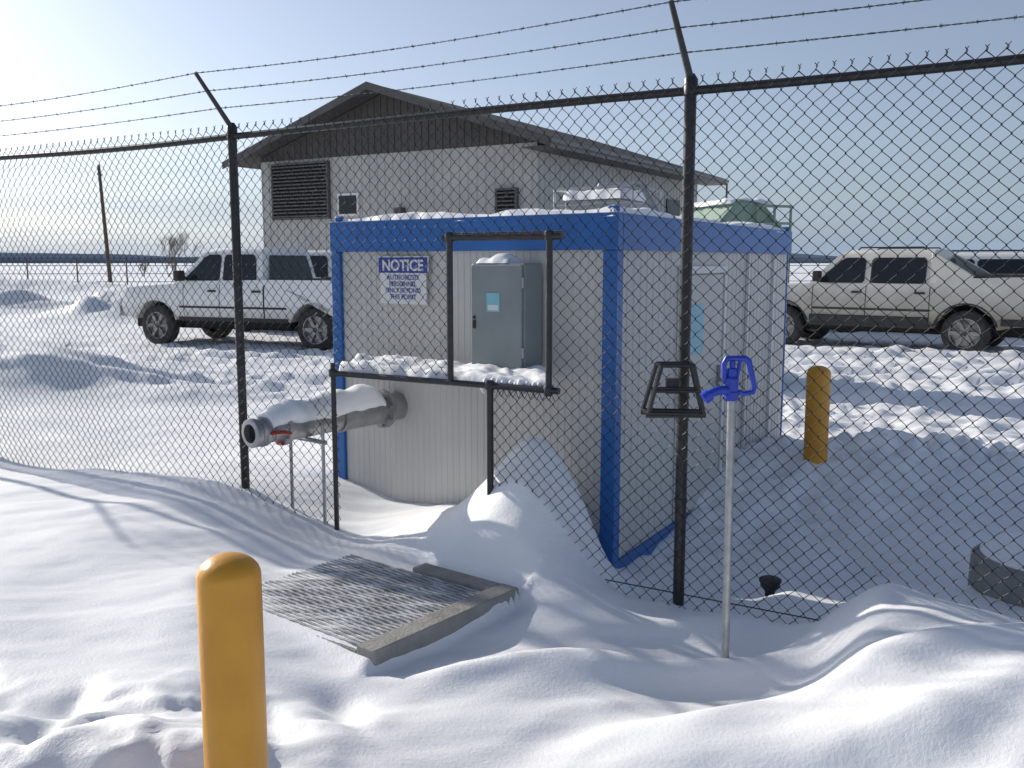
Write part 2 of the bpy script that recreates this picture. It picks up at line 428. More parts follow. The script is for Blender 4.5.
while s0<s_p+.05:
    for rr in range(2):
        if random.random()<.12: continue
        c=FF.p(s0+(.0178 if rr else 0),-.035+random.uniform(-.006,.006),zb+.012-.038*rr)
        r=random.uniform(.015,.023)
        mb.lathe(c-V3((0,0,r*1.2)),(random.uniform(-.2,.2),0,1),[(r*.1,0),(r*.7,r*.5),(r,r*1.2),(r*.8,r*2.0),(r*.2,r*2.5)],9)
    s0+=.0355
mb.build('snow_clumps',m_snow,fence,smooth=True)
mb=MB()
for i in range(int((s_p-s_r)/h)):
    s0=s_r+i*h
    mb.tube([FF.p(s0,-.01,zb-.055),FF.p(s0+h/2,-.008,zb-.02),FF.p(s0+h,-.01,zb+.02)],.0022,4,False)
    mb.tube([FF.p(s0+h,-.012,zb-.055),FF.p(s0+h/2,-.012,zb-.02),FF.p(s0,-.012,zb+.02)],.0022,4,False)
mb.build('folded_mesh',m_wire,fence,recalc=False)
# ------------------------------------------------------------ equipment shed
dL=V3((-.813,.582,0)).normalized(); dR=V3((.5045,.863,0)).normalized()
SC=V3((.579,5.189,0)); SH=Frame(SC,dL,dR); L,R=2.24,3.84; zB,zT=-.19,1.92
nL=V3((-dL.y,dL.x,0));  nL=nL if nL.y<0 else -nL
shed=empty('equipment_shed',SC)
mb=MB(); mb.box(.02,L-.02,.02,R-.02,zB+.02,zT-.03,SH); mb.build('insulated_walls',m_wallw,shed)
mb=MB()
a=.09
while a<L-.05:
    mb.box(a,a+.010,.0165,.022,zB+.1,zT-.2,SH); a+=.05
b=.09
while b<R-.08:
    if not (.95<b<2.05): mb.box(.0165,.022,b,b+.012,zB+.1,zT-.2,SH)
    b+=.10
mb.build('panel_ribs',m_wallw,shed,bevel=.003,seg=1)
mb=MB()
mb.box(-.012,L+.012,-.012,.06,zT-.205,zT,SH)
mb.box(-.012,.06,.062,R+.012,zT-.205,zT-.002,SH)
mb.box(L-.06,L+.012,.062,R+.012,zT-.205,zT-.002,SH)
mb.box(.062,L-.062,R-.06,R+.012,zT-.205,zT-.002,SH)
mb.box(-.008,.085,-.008,.08,zB,zT-.207,SH)
mb.box(L-.08,L+.008,-.008,.08,zB,zT-.207,SH)
mb.box(.012,.08,R-.03,R+.008,zB,zT-.207,SH)
mb.box(L-.08,L+.008,R-.08,R+.008,zB,zT-.207,SH)
mb.box(-.006,.08,.082,R-.032,zB,zB+.10,SH)
mb.box(.102,L-.082,-.006,.08,zB,zB+.10,SH)
mb.build('blue_steel_frame',m_blue,shed,bevel=.005)
mb=MB()
for (a,b) in ((0.04,.04),(L-.04,.04),(0.04,R-.04)):
    mb.box(a-.035,a+.035,b-.015,b+.015,zT+.001,zT+.04,SH)
mb.build('lifting_lugs',m_blue,shed,bevel=.01)
snow_slab(SH,.0,L-.0,.0,R-.0,zT-.022,.05,'roof_snow',shed,seed=5,res=.04,amp=.7,freq=1.8,edge=.06)
mb=MB()
mb.box(-.012,.019,1.02,1.07,zB+.11,1.62,SH); mb.box(-.012,.019,1.93,1.98,zB+.11,1.62,SH); mb.box(-.012,.019,1.071,1.929,1.57,1.62,SH)
mb.build('door_frame',m_signw,shed,bevel=.004)
mb=MB(); mb.box(.0,.02,1.08,1.92,zB+.12,1.56,SH); mb.build('door',m_wallw,shed,bevel=.004)
mb=MB(); mb.box(-.008,.01,1.2,1.48,1.02,1.36,SH); mb.build('door_notice',m_stick,shed)
mb=MB(); mb.box(-.03,-.001,1.82,1.85,.72,.9,SH); mb.cyl(SH.p(-.05,1.835,.78),SH.p(0,1.835,.78),.014); mb.tube([SH.p(-.045,1.835,.78),SH.p(-.045,1.72,.78)],.009,8)
for z0 in (.1,.7,1.35): mb.cyl(SH.p(-.012,1.075,z0),SH.p(-.012,1.075,z0+.1),.01)
mb.build('door_hardware',m_galv,shed,smooth=True)
mb=MB(); mb.box(-.006,.019,2.55,2.58,zB+.11,zT-.21,SH); mb.box(-.006,.019,3.3,3.33,zB+.11,zT-.21,SH); mb.build('corner_trims',m_signw,shed,bevel=.003)
mb=MB(); mb.box(.33,.75,.75,1.15,zT,zT+.13,SH); 
mb.build('roof_vent_unit',m_galv,shed,bevel=.01)
mb=MB()
for a,b in ((0.22,.7),(.8,.7),(.8,1.2),(.22,1.2)): mb.tube([SH.p(a,b,zT),SH.p(a,b,zT+.2)],.009,6)
mb.tube([SH.p(.22,.7,zT+.2),SH.p(.8,.7,zT+.2),SH.p(.8,1.2,zT+.2),SH.p(.22,1.2,zT+.2),SH.p(.22,.7,zT+.2)],.009,6)
mb.tube([SH.p(.22,.7,zT+.1),SH.p(.8,.7,zT+.1)],.007,6)
mb.tube([SH.p(.55,.8,zT+.13),SH.p(.5,.8,zT+.22),SH.p(.2,.8,zT+.21),SH.p(.08,.8,zT+.02)],.02,8)
mb.build('roof_unit_cage',m_galv,shed,smooth=True)
snow_slab(SH,.31,.77,.73,1.17,zT+.13,.06,'roof_unit_snow',shed,seed=8,res=.02,edge=.05)
cab=empty('control_cabinet',SH.p(.66,0,1.3))
CF=Frame(SH.p(.50,0,0),dL,nL)
mb=MB(); mb.box(-.02,.36,.02,.20,1.0,1.64,CF); mb.build('cabinet_body',m_boxg,cab,bevel=.008)
mb=MB(); mb.box(-.012,.352,.203,.222,1.008,1.632,CF); mb.build('cabinet_door',m_boxg,cab,bevel=.006)
mb=MB(); mb.box(.14,.235,.2225,.2245,1.36,1.47,CF); mb.build('cabinet_sticker',m_stick,cab)
mb=MB(); mb.box(.15,.225,.2225,.2252,1.37,1.40,CF); mb.build('cabinet_label',m_signw,cab)
mb=MB(); mb.box(.315,.333,.222,.234,1.26,1.31,CF); mb.cyl(CF.p(.324,.222,1.325),CF.p(.324,.234,1.325),.009)
mb.build('cabinet_latch',m_plastic,cab,bevel=.003)
mb=MB(); mb.cyl(CF.p(.1,.1,1.0),CF.p(.1,.1,.93),.02); mb.cyl(CF.p(.25,.1,1.0),CF.p(.25,.1,.93),.02)
for z0 in (1.1,1.5): mb.cyl(CF.p(-.018,.215,z0),CF.p(-.018,.215,z0+.06),.008)
mb.build('cabinet_conduits',m_galv,cab,smooth=True)
snow_slab(CF,.1,.33,.04,.20,1.641,.03,'cabinet_snow',cab,seed=4,res=.015,edge=.06,amp=.9)
sign=empty('notice_sign',SH.p(1.58,0,1.5))
NF=Frame(SH.p(1.795,0,0),-dL,nL)
sw,z0,z1=.44,1.375,1.685
mb=MB(); mb.box(0.02,sw-.02,.012,.016,z0,z1-.1,NF); mb.box(0,sw,.012,.016,z1-.1,z1,NF); mb.build('sign_plate',m_signw,sign)
mb=MB(); mb.box(.008,sw-.008,.0162,.0185,z1-.108,z1-.008,NF); mb.build('sign_header',m_signb,sign)
def text(s,a,z,size,mat,off=.02,bold=.0):
    cu=bpy.data.curves.new('lettering','FONT'); cu.body=s; cu.size=size; cu.align_x='CENTER'; cu.extrude=.0006; cu.offset=bold
    cu.materials.append(mat)
    ob=bpy.data.objects.new('lettering',cu); S.collection.objects.link(ob)
    m=Matrix((( -dL.x,0,nL.x,0),(-dL.y,0,nL.y,0),(0,1,0,0),(0,0,0,1)))
    ob.matrix_world=Matrix.Translation(NF.p(a,off,z))@m
    ob.parent=sign; ob.matrix_parent_inverse=sign.matrix_world.inverted()
text('NOTICE',sw/2,z1-.092,.098,m_signw,.0195,.0028)
for k,t in enumerate(('AUTHORIZED','PERSONNEL','ONLY BEYOND','THIS POINT')):
    text(t,sw/2,z1-.152-.042*k,.044,m_signb,.0175,.0004)
# ------------------------------------------------------------ fill pipe
pipe=empty('fill_pipe',(-1.1,5.7,.68))
p0=V3((-.80,6.14,.69)); pd=V3((-.63,-.775,-.02)).normalized()
mb=MB()
mb.lathe(p0-pd*.05,pd,[(.095,0),(.095,.13),(.13,.13),(.13,.155),(.095,.155),(.095,.5),(.099,.5),(.099,.53),(.086,.53),(.086,.94),(.106,.94),(.106,.965),(.086,.965),(.074,1.0),(.074,1.04)],28)
mb.build('pipe_body',m_pipe,pipe,smooth=True)
mb=MB()
e=p0+pd*.96
mb.lathe(e,pd,[(.071,0),(.071,.06),(.084,.06),(.089,.075),(.089,.10),(.081,.115),(.072,.12),(.085,.125),(.085,.16),(.074,.165),(.056,.165),(.053,.12)],28,False)
mb.build('camlock_coupling',m_pipe,pipe,smooth=True)
mb=MB(); mb.lathe(e+pd*.125,pd,[(.054,0),(.054,.004)],24); mb.build('coupling_bore',m_under,pipe)
side=V3((-pd.y,pd.x,0)).normalized()
mb=MB()
for sg in (1,-1):
    c=e+pd*.08+side*.094*sg
    mb.tube([c,c-pd*.05+side*.02*sg,c-pd*.13+side*.012*sg-V3((0,0,.02))],[.012,.011,.009],8)
mb.box(0,.03,-.02,.03,0,.06,Frame(e-pd*.06-V3((0,0,.10)),pd,side))
mb.build('cam_levers',m_red,pipe,bevel=.003,smooth=True)
mb=MB()
for k in range(8):
    t=2*math.pi*k/8+.2
    c=p0+pd*.09+side*math.cos(t)*.113+V3((0,0,math.sin(t)*.113)); mb.cyl(c-pd*.03,c+pd*.035,.009,n=6)
    c=p0+pd*.90+side*math.cos(t)*.097+V3((0,0,math.sin(t)*.097)); mb.cyl(c-pd*.015,c+pd*.03,.007,n=6)
mb.build('flange_bolts',m_galv,pipe)
mb=MB()
c=p0+pd*.72
for sg in (-1,1):
    b=c+side*.155*sg
    g=hz(b.x,b.y)
    mb.tube([V3((b.x,b.y,g-.2)),V3((b.x,b.y,c.z-.0))],.011,8)
mb.tube([c+side*.18-V3((0,0,.10)),c-side*.18-V3((0,0,.10))],.014,8)
mb.build('support_legs',m_galv,pipe,smooth=True)
def pipe_snow():
    mb=MB(); n=80; mseg=18; v=[];f=[]
    for i in range(n+1):
        t=i/n; c=p0+pd*(.14+.88*t)
        env=min(1,t*9)*min(1,(1-t)*5); env=max(env,.02)**.5
        hh=(.066+.013*math.sin(t*5+.9)+.008*math.sin(t*17)+.004*math.sin(t*41))*env
        for k in range(mseg+1):
            ang=math.radians(20+140*k/mseg)+.07*math.sin(t*9)+.05*math.sin(t*23)+.03*math.sin(t*47)
            e_=math.sin(math.pi*k/mseg)
            rr=.086+(.012+hh)*max(0,e_)**.55
            v.append(c+side*(math.cos(ang)*rr*1.10)+V3((0,0,math.sin(ang)*rr+ .003*math.sin(t*31+k)*e_)))
        v.append(c)
    q_=mseg+2
    for i in range(n):
        for k in range(mseg+1):
            f.append((i*q_+k,i*q_+k+1,(i+1)*q_+k+1,(i+1)*q_+k))
        f.append((i*q_+mseg+1,i*q_,(i+1)*q_,(i+1)*q_+mseg+1))
    f.append(tuple(range(q_))); f.append(tuple(n*q_+k for k in range(q_))[::-1])
    mb.add(v,f); mb.build('pipe_snow',m_snow,pipe,smooth=True)
pipe_snow()
# ------------------------------------------------------------ bollards
def bollard(x,y,z0,zt,r):
    e=empty('bollard',(x,y,z0))
    hh=zt-z0
    prof=[(r,0)]+[(r,hh-r*.72)]
    for k in range(1,10):
        t=k/9*math.pi/2
        prof.append((max(.002,r*math.cos(t)),hh-r*.72+r*.72*math.sin(t)))
    mb=MB(); mb.lathe((x,y,z0),(0,0,1),prof,40); mb.build('yellow_sleeve',m_yellow,e,smooth=True)
    mb=MB(); mb.lathe((x,y,z0-.3),(0,0,1),[(r*.93,0),(r*.93,.31)],24); mb.build('steel_core',m_galv,e,smooth=True)
    return e
bollard(-.745,2.36,-.02,.89,.083)
bollard(2.31,6.95,-.1,.875,.088)
# ------------------------------------------------------------ yard hydrant
hx,hy=.900,3.74
hyd=empty('yard_hydrant',(hx,hy,0))
mb=MB(); mb.tube([(hx,hy,-.2),(hx-.004,hy,.5),(hx-.008,hy,1.12)],.017,14); mb.build('standpipe',m_galv,hyd,smooth=True)
x=hx-.008
mb=MB()
mb.lathe((x,hy,1.09),(0,0,1),[(.022,0),(.03,.01),(.03,.035),(.026,.04),(.028,.09),(.02,.1),(.02,.13),(.012,.135),(.012,.16)],18)
mb.tube([(x,hy,1.13),(x-.05,hy-.015,1.135),(x-.085,hy-.025,1.125),(x-.11,hy-.03,1.105)],[.02,.019,.018,.02],12)
mb.lathe((x-.095,hy-.027,1.12),(-.75,-.1,-.62),[(.026,0),(.026,.03)],14)
mb.tube([(x-.03,hy,1.165),(x-.035,hy,1.24),(x-.022,hy,1.262),(x+.05,hy,1.262),(x+.066,hy,1.25),(x+.092,hy,1.15),(x+.085,hy,1.125),(x+.05,hy,1.118),(x+.01,hy,1.13)],[.011,.012,.013,.013,.013,.012,.012,.011,.011],10)
mb.tube([(x-.03,hy,1.18),(x+.02,hy,1.185),(x+.03,hy,1.25)],.009,8)
mb.build('hydrant_head',m_hblue,hyd,smooth=True)
# ------------------------------------------------------------ hose bracket on post
br=empty('hose_hanger_bracket',(.72,4.25,1.05))
BF=Frame((.735,4.215,0),(1,0,0),(0,-1,0))
mb=MB()
def bar(p,q,w=.009): mb.tube([BF.p(*p),BF.p(*q)],w,6)
for b0,k in ((0,1),(.10,.92)):
    zt_,zb_=1.19,.975
    bar((-.075*k,b0,zt_),(.08*k,b0,zt_)); bar((-.075*k,b0,zt_),(-.135*k,b0,zb_),.011); bar((.08*k,b0,zt_),(.135*k,b0,zb_),.011)
    bar((-.135*k,b0,zb_),(.135*k,b0,zb_-.005)); bar((-.105*k,b0,1.075),(.107*k,b0,1.075),.007)
for a,z0 in ((-.075,1.19),(.08,1.19),(-.135,.975),(.135,.975)): bar((a,0,z0),(a*.92,.10,z0),.009)
mb.box(-.145,.145,.0,.012,.955,.975,BF); mb.box(-.135,.135,.088,.10,.955,.975,BF)
mb.box(-.03,.03,-.03,.0,1.05,1.12,BF)
mb.build('bracket_frame',m_blackpaint,br,bevel=0,smooth=True)
# ------------------------------------------------------------ valve box riser
vx,vy=1.36,4.72; g=hz(vx,vy)
vb=empty('valve_riser',(vx,vy,g))
mb=MB(); mb.lathe((vx,vy,g-.1),(0,0,1),[(.026,0),(.026,.16),(.05,.19),(.052,.215),(.058,.215),(.058,.228),(.045,.235),(.01,.236)],18)
mb.build('riser_cap',m_plastic,vb,smooth=True)
# ------------------------------------------------------------ concrete manhole ring at right
mx,my=2.70,4.45; g=-.03
mh=empty('concrete_manhole',(mx,my,g))
mb=MB(); mb.lathe((mx,my,g-.3),(0,0,1),[(.40,0),(.385,.50),(.37,.515),(.30,.515),(.30,.46),(.02,.47)],36); mb.build('manhole_ring',m_conc,mh,smooth=True)
mb=MB(); mb.lathe((mx+.03,my+.03,g+.17),(0,0,1),[(.34,0),(.36,.05),(.33,.08),(.2,.10),(.01,.11)],30); mb.build('manhole_snow',m_snow,mh,smooth=True)
# ------------------------------------------------------------ grate pad
vg=empty('grated_vault',PC)
PF=Frame(PC,pa,pb)
mb=MB()
mb.box(-.02,.93,-.0,.11,-.15,.088,PF); mb.box(.83,.929,.112,.62,-.15,.086,PF); mb.box(-.02,.0,.112,.95,-.15,.060,PF)
mb.build('concrete_curb',m_conc,vg,bevel=.006)
mb=MB()
a=.02
k=0
while a<.82:
    pts=[]
    for j in range(40):
        b=.115+j*(1.06-.115)/39
        pts.append(PF.p(a+.0025*math.sin(j*1.9+k*2.1),b,.0655+.0025*math.sin(j*.8+k)))
    mb.tube(pts,.0085,6); a+=.028; k+=1
m_grate=M('snowy_grating',(.50,.52,.55),(.20,.21,.22),10,.7,0,.3,60)
mb.build('grate_bars',m_grate,vg,smooth=True)
# ------------------------------------------------------------ building
bl=V3((-.86,.51,0)).normalized(); brr=V3((.51,.86,0)).normalized()
BC=V3((.68,26,0)); BF2=Frame(BC,bl,brr); BW,BD=10.37,12.9; EH,RH=5.0,6.66
bld=empty('metal_sided_building',BC)
mb=MB(); mb.box(0,BW,0,BD,-.3,EH,BF2)
mb.build('walls',m_bwall,bld)
mb=MB(); a=.15
while a<BW: mb.box(a,a+.04,-.015,-.002,-.2,EH-.1,BF2); a+=.3
b=.15
while b<BD: mb.box(-.015,-.002,b,b+.04,-.2,EH-.1,BF2); b+=.3
mb.box(-.03,.06,-.03,-.001,-.2,EH-.1,BF2)
mb.build('siding_ribs',m_bwall,bld)
ov=.85
def roofz(a): return RH-(RH-EH)*abs(a-BW/2)/(BW/2)
mb=MB()
v=[BF2.p(0,0-.03,EH-.12),BF2.p(BW,-.03,EH-.12),BF2.p(BW,-.03,EH),BF2.p(BW/2,-.03,RH),BF2.p(0,-.03,EH),
   BF2.p(0,BD,EH-.12),BF2.p(BW,BD,EH-.12),BF2.p(BW,BD,EH),BF2.p(BW/2,BD,RH),BF2.p(0,BD,EH)]
mb.add(v,[(0,1,2,3,4),(9,8,7,6,5),(0,5,6,1),(1,6,7,2),(2,7,8,3),(3,8,9,4),(4,9,5,0)]); mb.build('gable',m_bdark,bld)
mb=MB(); a=.1
while a<BW: mb.box(a,a+.04,-.05,-.032,EH-.12,roofz(a)-.08,BF2); a+=.25
mb.build('gable_ribs',m_bdark,bld)
sl=(RH-EH)/(BW/2)
def slab(a0,a1,z0,z1,th,b0,b1,mat,name):
    mb=MB()
    v=[BF2.p(a0,b0,z0),BF2.p(a1,b0,z1),BF2.p(a1,b0,z1+th),BF2.p(a0,b0,z0+th),BF2.p(a0,b1,z0),BF2.p(a1,b1,z1),BF2.p(a1,b1,z1+th),BF2.p(a0,b1,z0+th)]
    mb.add(v,[(0,1,2,3),(7,6,5,4),(0,4,5,1),(1,5,6,2),(2,6,7,3),(3,7,4,0)]); return mb.build(name,mat,bld)
ez=EH-sl*ov
slab(-ov,BW/2,ez+.03,RH+.03,.12,-ov,BD+ov,m_roof,'roof_near_slope')
slab(BW+ov,BW/2+.001,ez+.03,RH+.03,.12,-ov,BD+ov,m_roof,'roof_far_slope')
m_fas=M('fascia',(.10,.095,.09),(.075,.07,.065),2,.6)
m_gut=M('gutter_grey',(.22,.22,.215),(.17,.17,.165),2,.6)
slab(-ov-.02,BW/2,ez-.09,RH-.05,.22,-ov-.04,-ov-.003,m_fas,'rake_fascia_near')
slab(BW+ov+.02,BW/2+.001,ez-.09,RH-.05,.22,-ov-.04,-ov-.003,m_fas,'rake_fascia_far')
mb=MB(); mb.box(-ov-.03,-ov-.001,-ov,BD+ov,ez-.1,ez+.14,BF2); mb.box(-ov-.14,-ov-.032,-ov,BD+ov,ez-.0,ez+.10,BF2)
mb.box(-ov-.1,-ov-.04,BD+ov-.08,BD+ov-.02,ez-1.1,ez-.02,BF2)
mb.build('gutter',m_gut,bld)
mb=MB(); mb.box(-ov,0,-ov,BD+ov,ez-.085,ez-.06,BF2); mb.build('soffit',m_fas,bld)
m_lou=M('louver_dark',(.10,.10,.10),(.075,.075,.075),3,.5)
def louver(a0,a1,z0,z1,name):
    mb=MB(); mb.box(a0,a1,-.02,-.004,z0,z1,BF2); mb.build(name+'_back',m_under,bld)
    mb=MB(); n=int((z1-z0)/.11)
    for k in range(n):
        zc=z0+(k+.5)*(z1-z0)/n
        mb.box(a0,a1,-.125,-.115,zc-.035,zc+.008,BF2)
        mb.quad([BF2.p(a0,-.025,zc+.05),BF2.p(a1,-.025,zc+.05),BF2.p(a1,-.115,zc-.0),BF2.p(a0,-.115,zc-.0)])
    mb.box(a0-.06,a0,-.13,-.002,z0-.06,z1+.06,BF2); mb.box(a1,a1+.06,-.13,-.002,z0-.06,z1+.06,BF2)
    mb.box(a0,a1,-.13,-.002,z1,z1+.06,BF2); mb.box(a0,a1,-.13,-.002,z0-.06,z0,BF2)
    mb.build(name,m_lou,bld)
def ba(u):
    r=(u-512)/930/1.02
    return (.68-r*26)/(.86+r*.51)
louver(ba(329),ba(275),3.05,4.72,'large_louver')
louver(ba(517),ba(499),3.05,3.62,'small_louver')
mb=MB(); a0,a1=ba(359),ba(338); mb.box(a0,a1,-.06,-.004,3.05,3.75,BF2); mb.build('window_frame',m_signw,bld)
mb=MB(); mb.box(a0+.07,a1-.07,-.066,-.062,3.12,3.68,BF2); mb.build('window_glass',m_glass,bld)
mb=MB(); a0=ba(402); mb.box(a0-.12,a0+.12,-.25,-.004,3.0,3.25,BF2); mb.build('wall_light',m_lou,bld)
mb=MB(); mb.box(-.05,-.004,9.6,10.9,3.0,3.9,BF2); mb.box(-.05,-.004,4.0,4.9,0,2.1,BF2); mb.build('side_window',m_glass,bld)
# ------------------------------------------------------------ storage tank
tk=empty('storage_tank',(3.0,12.2,0))
TF=Frame((2.90,12.2,0),(.96,.28,0),(-.28,.96,0))
mb=MB()
pr=[(-.62,0),(.50,0),(.50,1.75),(.38,2.1),(.1,2.38),(-.25,2.42),(-.5,2.15),(-.62,1.8)]
v=[TF.p(a,-.5,c) for a,c in pr]+[TF.p(a,.9,c) for a,c in pr]; n=len(pr)
mb.add(v,[tuple(range(n))[::-1],tuple(range(n,2*n))]+[(i,(i+1)%n,n+(i+1)%n,n+i) for i in range(n)])
mb.build('tank_body',m_green,tk,bevel=.06,seg=3)
mb=MB()
for a in (-.02,.21,.44): mb.tube([TF.p(a,-.56,1.7),TF.p(a,-.56,2.34)],.018,6)
for c in (2.12,2.33): mb.tube([TF.p(-.02,-.56,c),TF.p(.44,-.56,c)],.016,6)
mb.build('guard_rail',m_green,tk)
snow_slab(TF,-.4,.3,-.45,.85,2.36,.07,'tank_snow',tk,seed=9,res=.05,edge=.15)
# ------------------------------------------------------------ vehicles
def body_mesh(profile,W2,zs,xs_cut,wfun):
    bm=bmesh.new()
    vs=[bm.verts.new((x,-W2,z)) for x,z in profile]
    f=bm.faces.new(vs)
    bmesh.ops.triangulate(bm,faces=[f],ngon_method='EAR_CLIP')
    r=bmesh.ops.extrude_face_region(bm,geom=bm.faces[:])
    for g_ in r['geom']:
        if isinstance(g_,bmesh.types.BMVert): g_.co.y=W2
    for z in zs: bmesh.ops.bisect_plane(bm,geom=bm.verts[:]+bm.edges[:]+bm.faces[:],plane_co=(0,0,z),plane_no=(0,0,1))
    for x in xs_cut: bmesh.ops.bisect_plane(bm,geom=bm.verts[:]+bm.edges[:]+bm.faces[:],plane_co=(x,0,0),plane_no=(1,0,0))
    for y in (-.45*W2,.45*W2,0,-.8*W2,.8*W2): bmesh.ops.bisect_plane(bm,geom=bm.verts[:]+bm.edges[:]+bm.faces[:],plane_co=(0,y,0),plane_no=(0,1,0))
    for v in bm.verts: wfun(v)
    bmesh.ops.recalc_face_normals(bm,faces=bm.faces)
    return bm
def arch(c,r,zc,z0,n=12):
    th=math.asin((z0-zc)/r)
    return [(c+r*math.cos(t),zc+r*math.sin(t)) for t in [math.pi-th-(math.pi-2*th)*k/n for k in range(n+1)]]
def vehicle(name,loc,front,kind,paint):
    rz=math.atan2(front[1],front[0])
    e=empty(name,loc,rz)
    PK=kind=='pickup'; AV=kind=='avalanche'
    WB={'pickup':3.64,'avalanche':3.3,'suv':3.0}[kind]
    W2=1.0 if PK else .98
    rear={'pickup':-4.9,'avalanche':-4.50,'suv':-4.1}[kind]
    belt=1.27 if PK else 1.24; wr=.40
    zb0=.53 if PK else .47
    if PK: prof=[(.92,zb0+.06),(.98,.70),(.98,.98),(.95,1.09),(.78,1.15),(.2,1.20),(-.45,1.235)]
    elif AV: prof=[(.90,zb0+.06),(.95,.70),(.95,1.0),(.91,1.11),(.74,1.17),(.2,1.21),(-.40,1.235)]
    else: prof=[(.92,zb0+.06),(.97,.68),(.96,.95),(.90,1.08),(.7,1.14),(.2,1.19),(-.5,1.22)]
    topr=1.31 if PK else (1.40 if AV else 1.24)
    cabr=-2.52 if PK else -2.6
    prof+=[(-.55,belt),(cabr,belt)]
    if PK: prof+=[(cabr-.02,belt-.10),(cabr-.06,belt-.10),(cabr-.08,topr)]
    if AV: prof+=[(-2.75,belt+.01),(-2.80,topr-.06)]
    prof+=[(rear+.05,topr),(rear,topr-.06),(rear-.02,.8),(rear+.02,zb0+.1),(-WB-.75,zb0+.06)]
    ar=.51
    prof+=arch(-WB,ar,.40,zb0); prof+=arch(0,ar,.40,zb0)
    def wf(v):
        x,z=v.co.x,v.co.z; k=1
        if z>1.0: k-=.09*min(1,(z-1.0)/.35)**1.6*(.4 if x<-2.54 else .8)
        if z<.7: k-=.05*(.7-z)/.3
        if x>.35: k-=.10*((x-.35)/.62)**2
        if x<rear+.5: k-=.03*((rear+.5-x)/.5)**2
        yy=v.co.y*k
        v.co.y=yy
        if x>-.5 and z>1.05: v.co.z-= .02*(abs(yy)/W2)**2
        if x>.6: v.co.x-=.08*(abs(yy)/W2)**2*((x-.6)/.35)
    bm=body_mesh(prof,W2,(.62,.75,.88,1.0,1.12),(.8,.6,.35,.0,-.5,-1,-1.6,-2.2,-3,-3.7,rear+.5,rear+.2),wf)
    me=bpy.data.meshes.new('body'); bm.to_mesh(me); bm.free(); me.materials.append(paint)
    ob=bpy.data.objects.new('body',me); S.collection.objects.link(ob); finish(ob,e,True,True,.02,2)
    gx={'pickup':(-.46,-2.52,-1.10,-2.42,1.90),'avalanche':(-.42,-2.80,-1.06,-2.72,1.86),'suv':(-.5,-4.0,-1.10,-3.75,1.84)}[kind]
    xb0,xb1,xt0,xt1,rz_=gx; yb,yt=(.92,.77) if PK else (.92,.76)
    zb1=belt-.02
    def sidey(z): return yb+(yt-yb)*(z-zb1)/(rz_-zb1)
    mb=MB(); v=[];f=[]
    ks=[0,.5,.85,.96,1.0]
    for k in ks:
        z=zb1+(rz_-zb1)*k; kk=k if k<.85 else .85+(k-.85)*2.2
        x0=xb0+(xt0-xb0)*min(kk,1.15) ; x1=xb1+(xt1-xb1)*min(kk,1.2); y=sidey(z)-(0 if k<.9 else (.04 if k<1 else .12))
        bow=.07*(1-.4*k)
        ring=[(x0-bow,-y),(x0,-y*.55),(x0+.02,0),(x0,y*.55),(x0-bow,y),( (x0+x1)/2,y+.012),(x1+.02,y),(x1,y*.5),(x1,-y*.5),(x1+.02,-y),((x0+x1)/2,-y-.012)]
        v+=[(a,b,z+( .015 if (k==1 and abs(b)<.5) else 0)) for a,b in ring]
    m_=11
    for k in range(len(ks)-1):
        for i in range(m_):
            j=(i+1)%m_; f.append((k*m_+i,k*m_+j,(k+1)*m_+j,(k+1)*m_+i))
    f.append(tuple((len(ks)-1)*m_+i for i in range(m_)))
    mb.add(v,f); mb.build('cab',paint,e,True,smooth=True)
    z0,z1=zb1+.05,rz_-(.13 if PK else .15)
    def fx(z): return xb0+(xt0-xb0)*(z-zb1)/(rz_-zb1)
    def rx(z): return xb1+(xt1-xb1)*(z-zb1)/(rz_-zb1)
    mb=MB()
    trim=MB()
    if PK: wins=[(('f',.20),-1.50),(-1.60,('r',.17))]
    elif AV: wins=[(('f',.22),-1.52),(-1.66,-2.58)]
    else: wins=[(('f',.22),-1.6),(-1.7,-2.6),(-2.7,('r',.2))]
    for a,b in wins:
        def X_(w,z):
            if isinstance(w,tuple): return fx(z)-w[1] if w[0]=='f' else rx(z)+w[1]
            return w
        for sg in (1,-1):
            zt_=z1
            P=[(X_(a,z0),z0+.03),(X_(a,(z0+zt_)/2),(z0+zt_)/2),(X_(a,zt_-.05),zt_-.05),(X_(a,zt_)-.05,zt_),(X_(b,zt_)+.05,zt_),(X_(b,zt_-.05),zt_-.05),(X_(b,(z0+zt_)/2),(z0+zt_)/2),(X_(b,z0+.04),z0+.04),(X_(b,z0)+.04,z0),(X_(a,z0)-.04,z0)]
            mb.quad([(x_,sg*(sidey(z_)+.020),z_) for x_,z_ in P])
            cx=sum(p[0] for p in P)/len(P); cz=(z0+zt_)/2
            trim.quad([(cx+(x_-cx)*1.03+(.008 if x_>cx else -.008),sg*(sidey(z_)+.0155),cz+(z_-cz)*1.06) for x_,z_ in P])
    fn_=fx
    mb.quad([(fn_(z0)+.035,-.5*yb,z0),(fn_(z0)+.045,0,z0),(fn_(z0)+.035,.5*yb,z0),(fn_(z0)-.025,.9*yb,z0),(fn_(z1)-.01,.9*yt,z1),(fn_(z1)+.035,.5*yt,z1),(fn_(z1)+.045,0,z1),(fn_(z1)+.035,-.5*yt,z1),(fn_(z1)-.01,-.9*yt,z1),(fn_(z0)-.025,-.9*yb,z0)])
    z0b=z0 if not AV else 1.45
    mb.quad([(rx(z0b)-.02,-.8*yb,z0b),(rx(z0b)-.02,.8*yb,z0b),(rx(z1)-.02,.8*yt,z1),(rx(z1)-.02,-.8*yt,z1)])
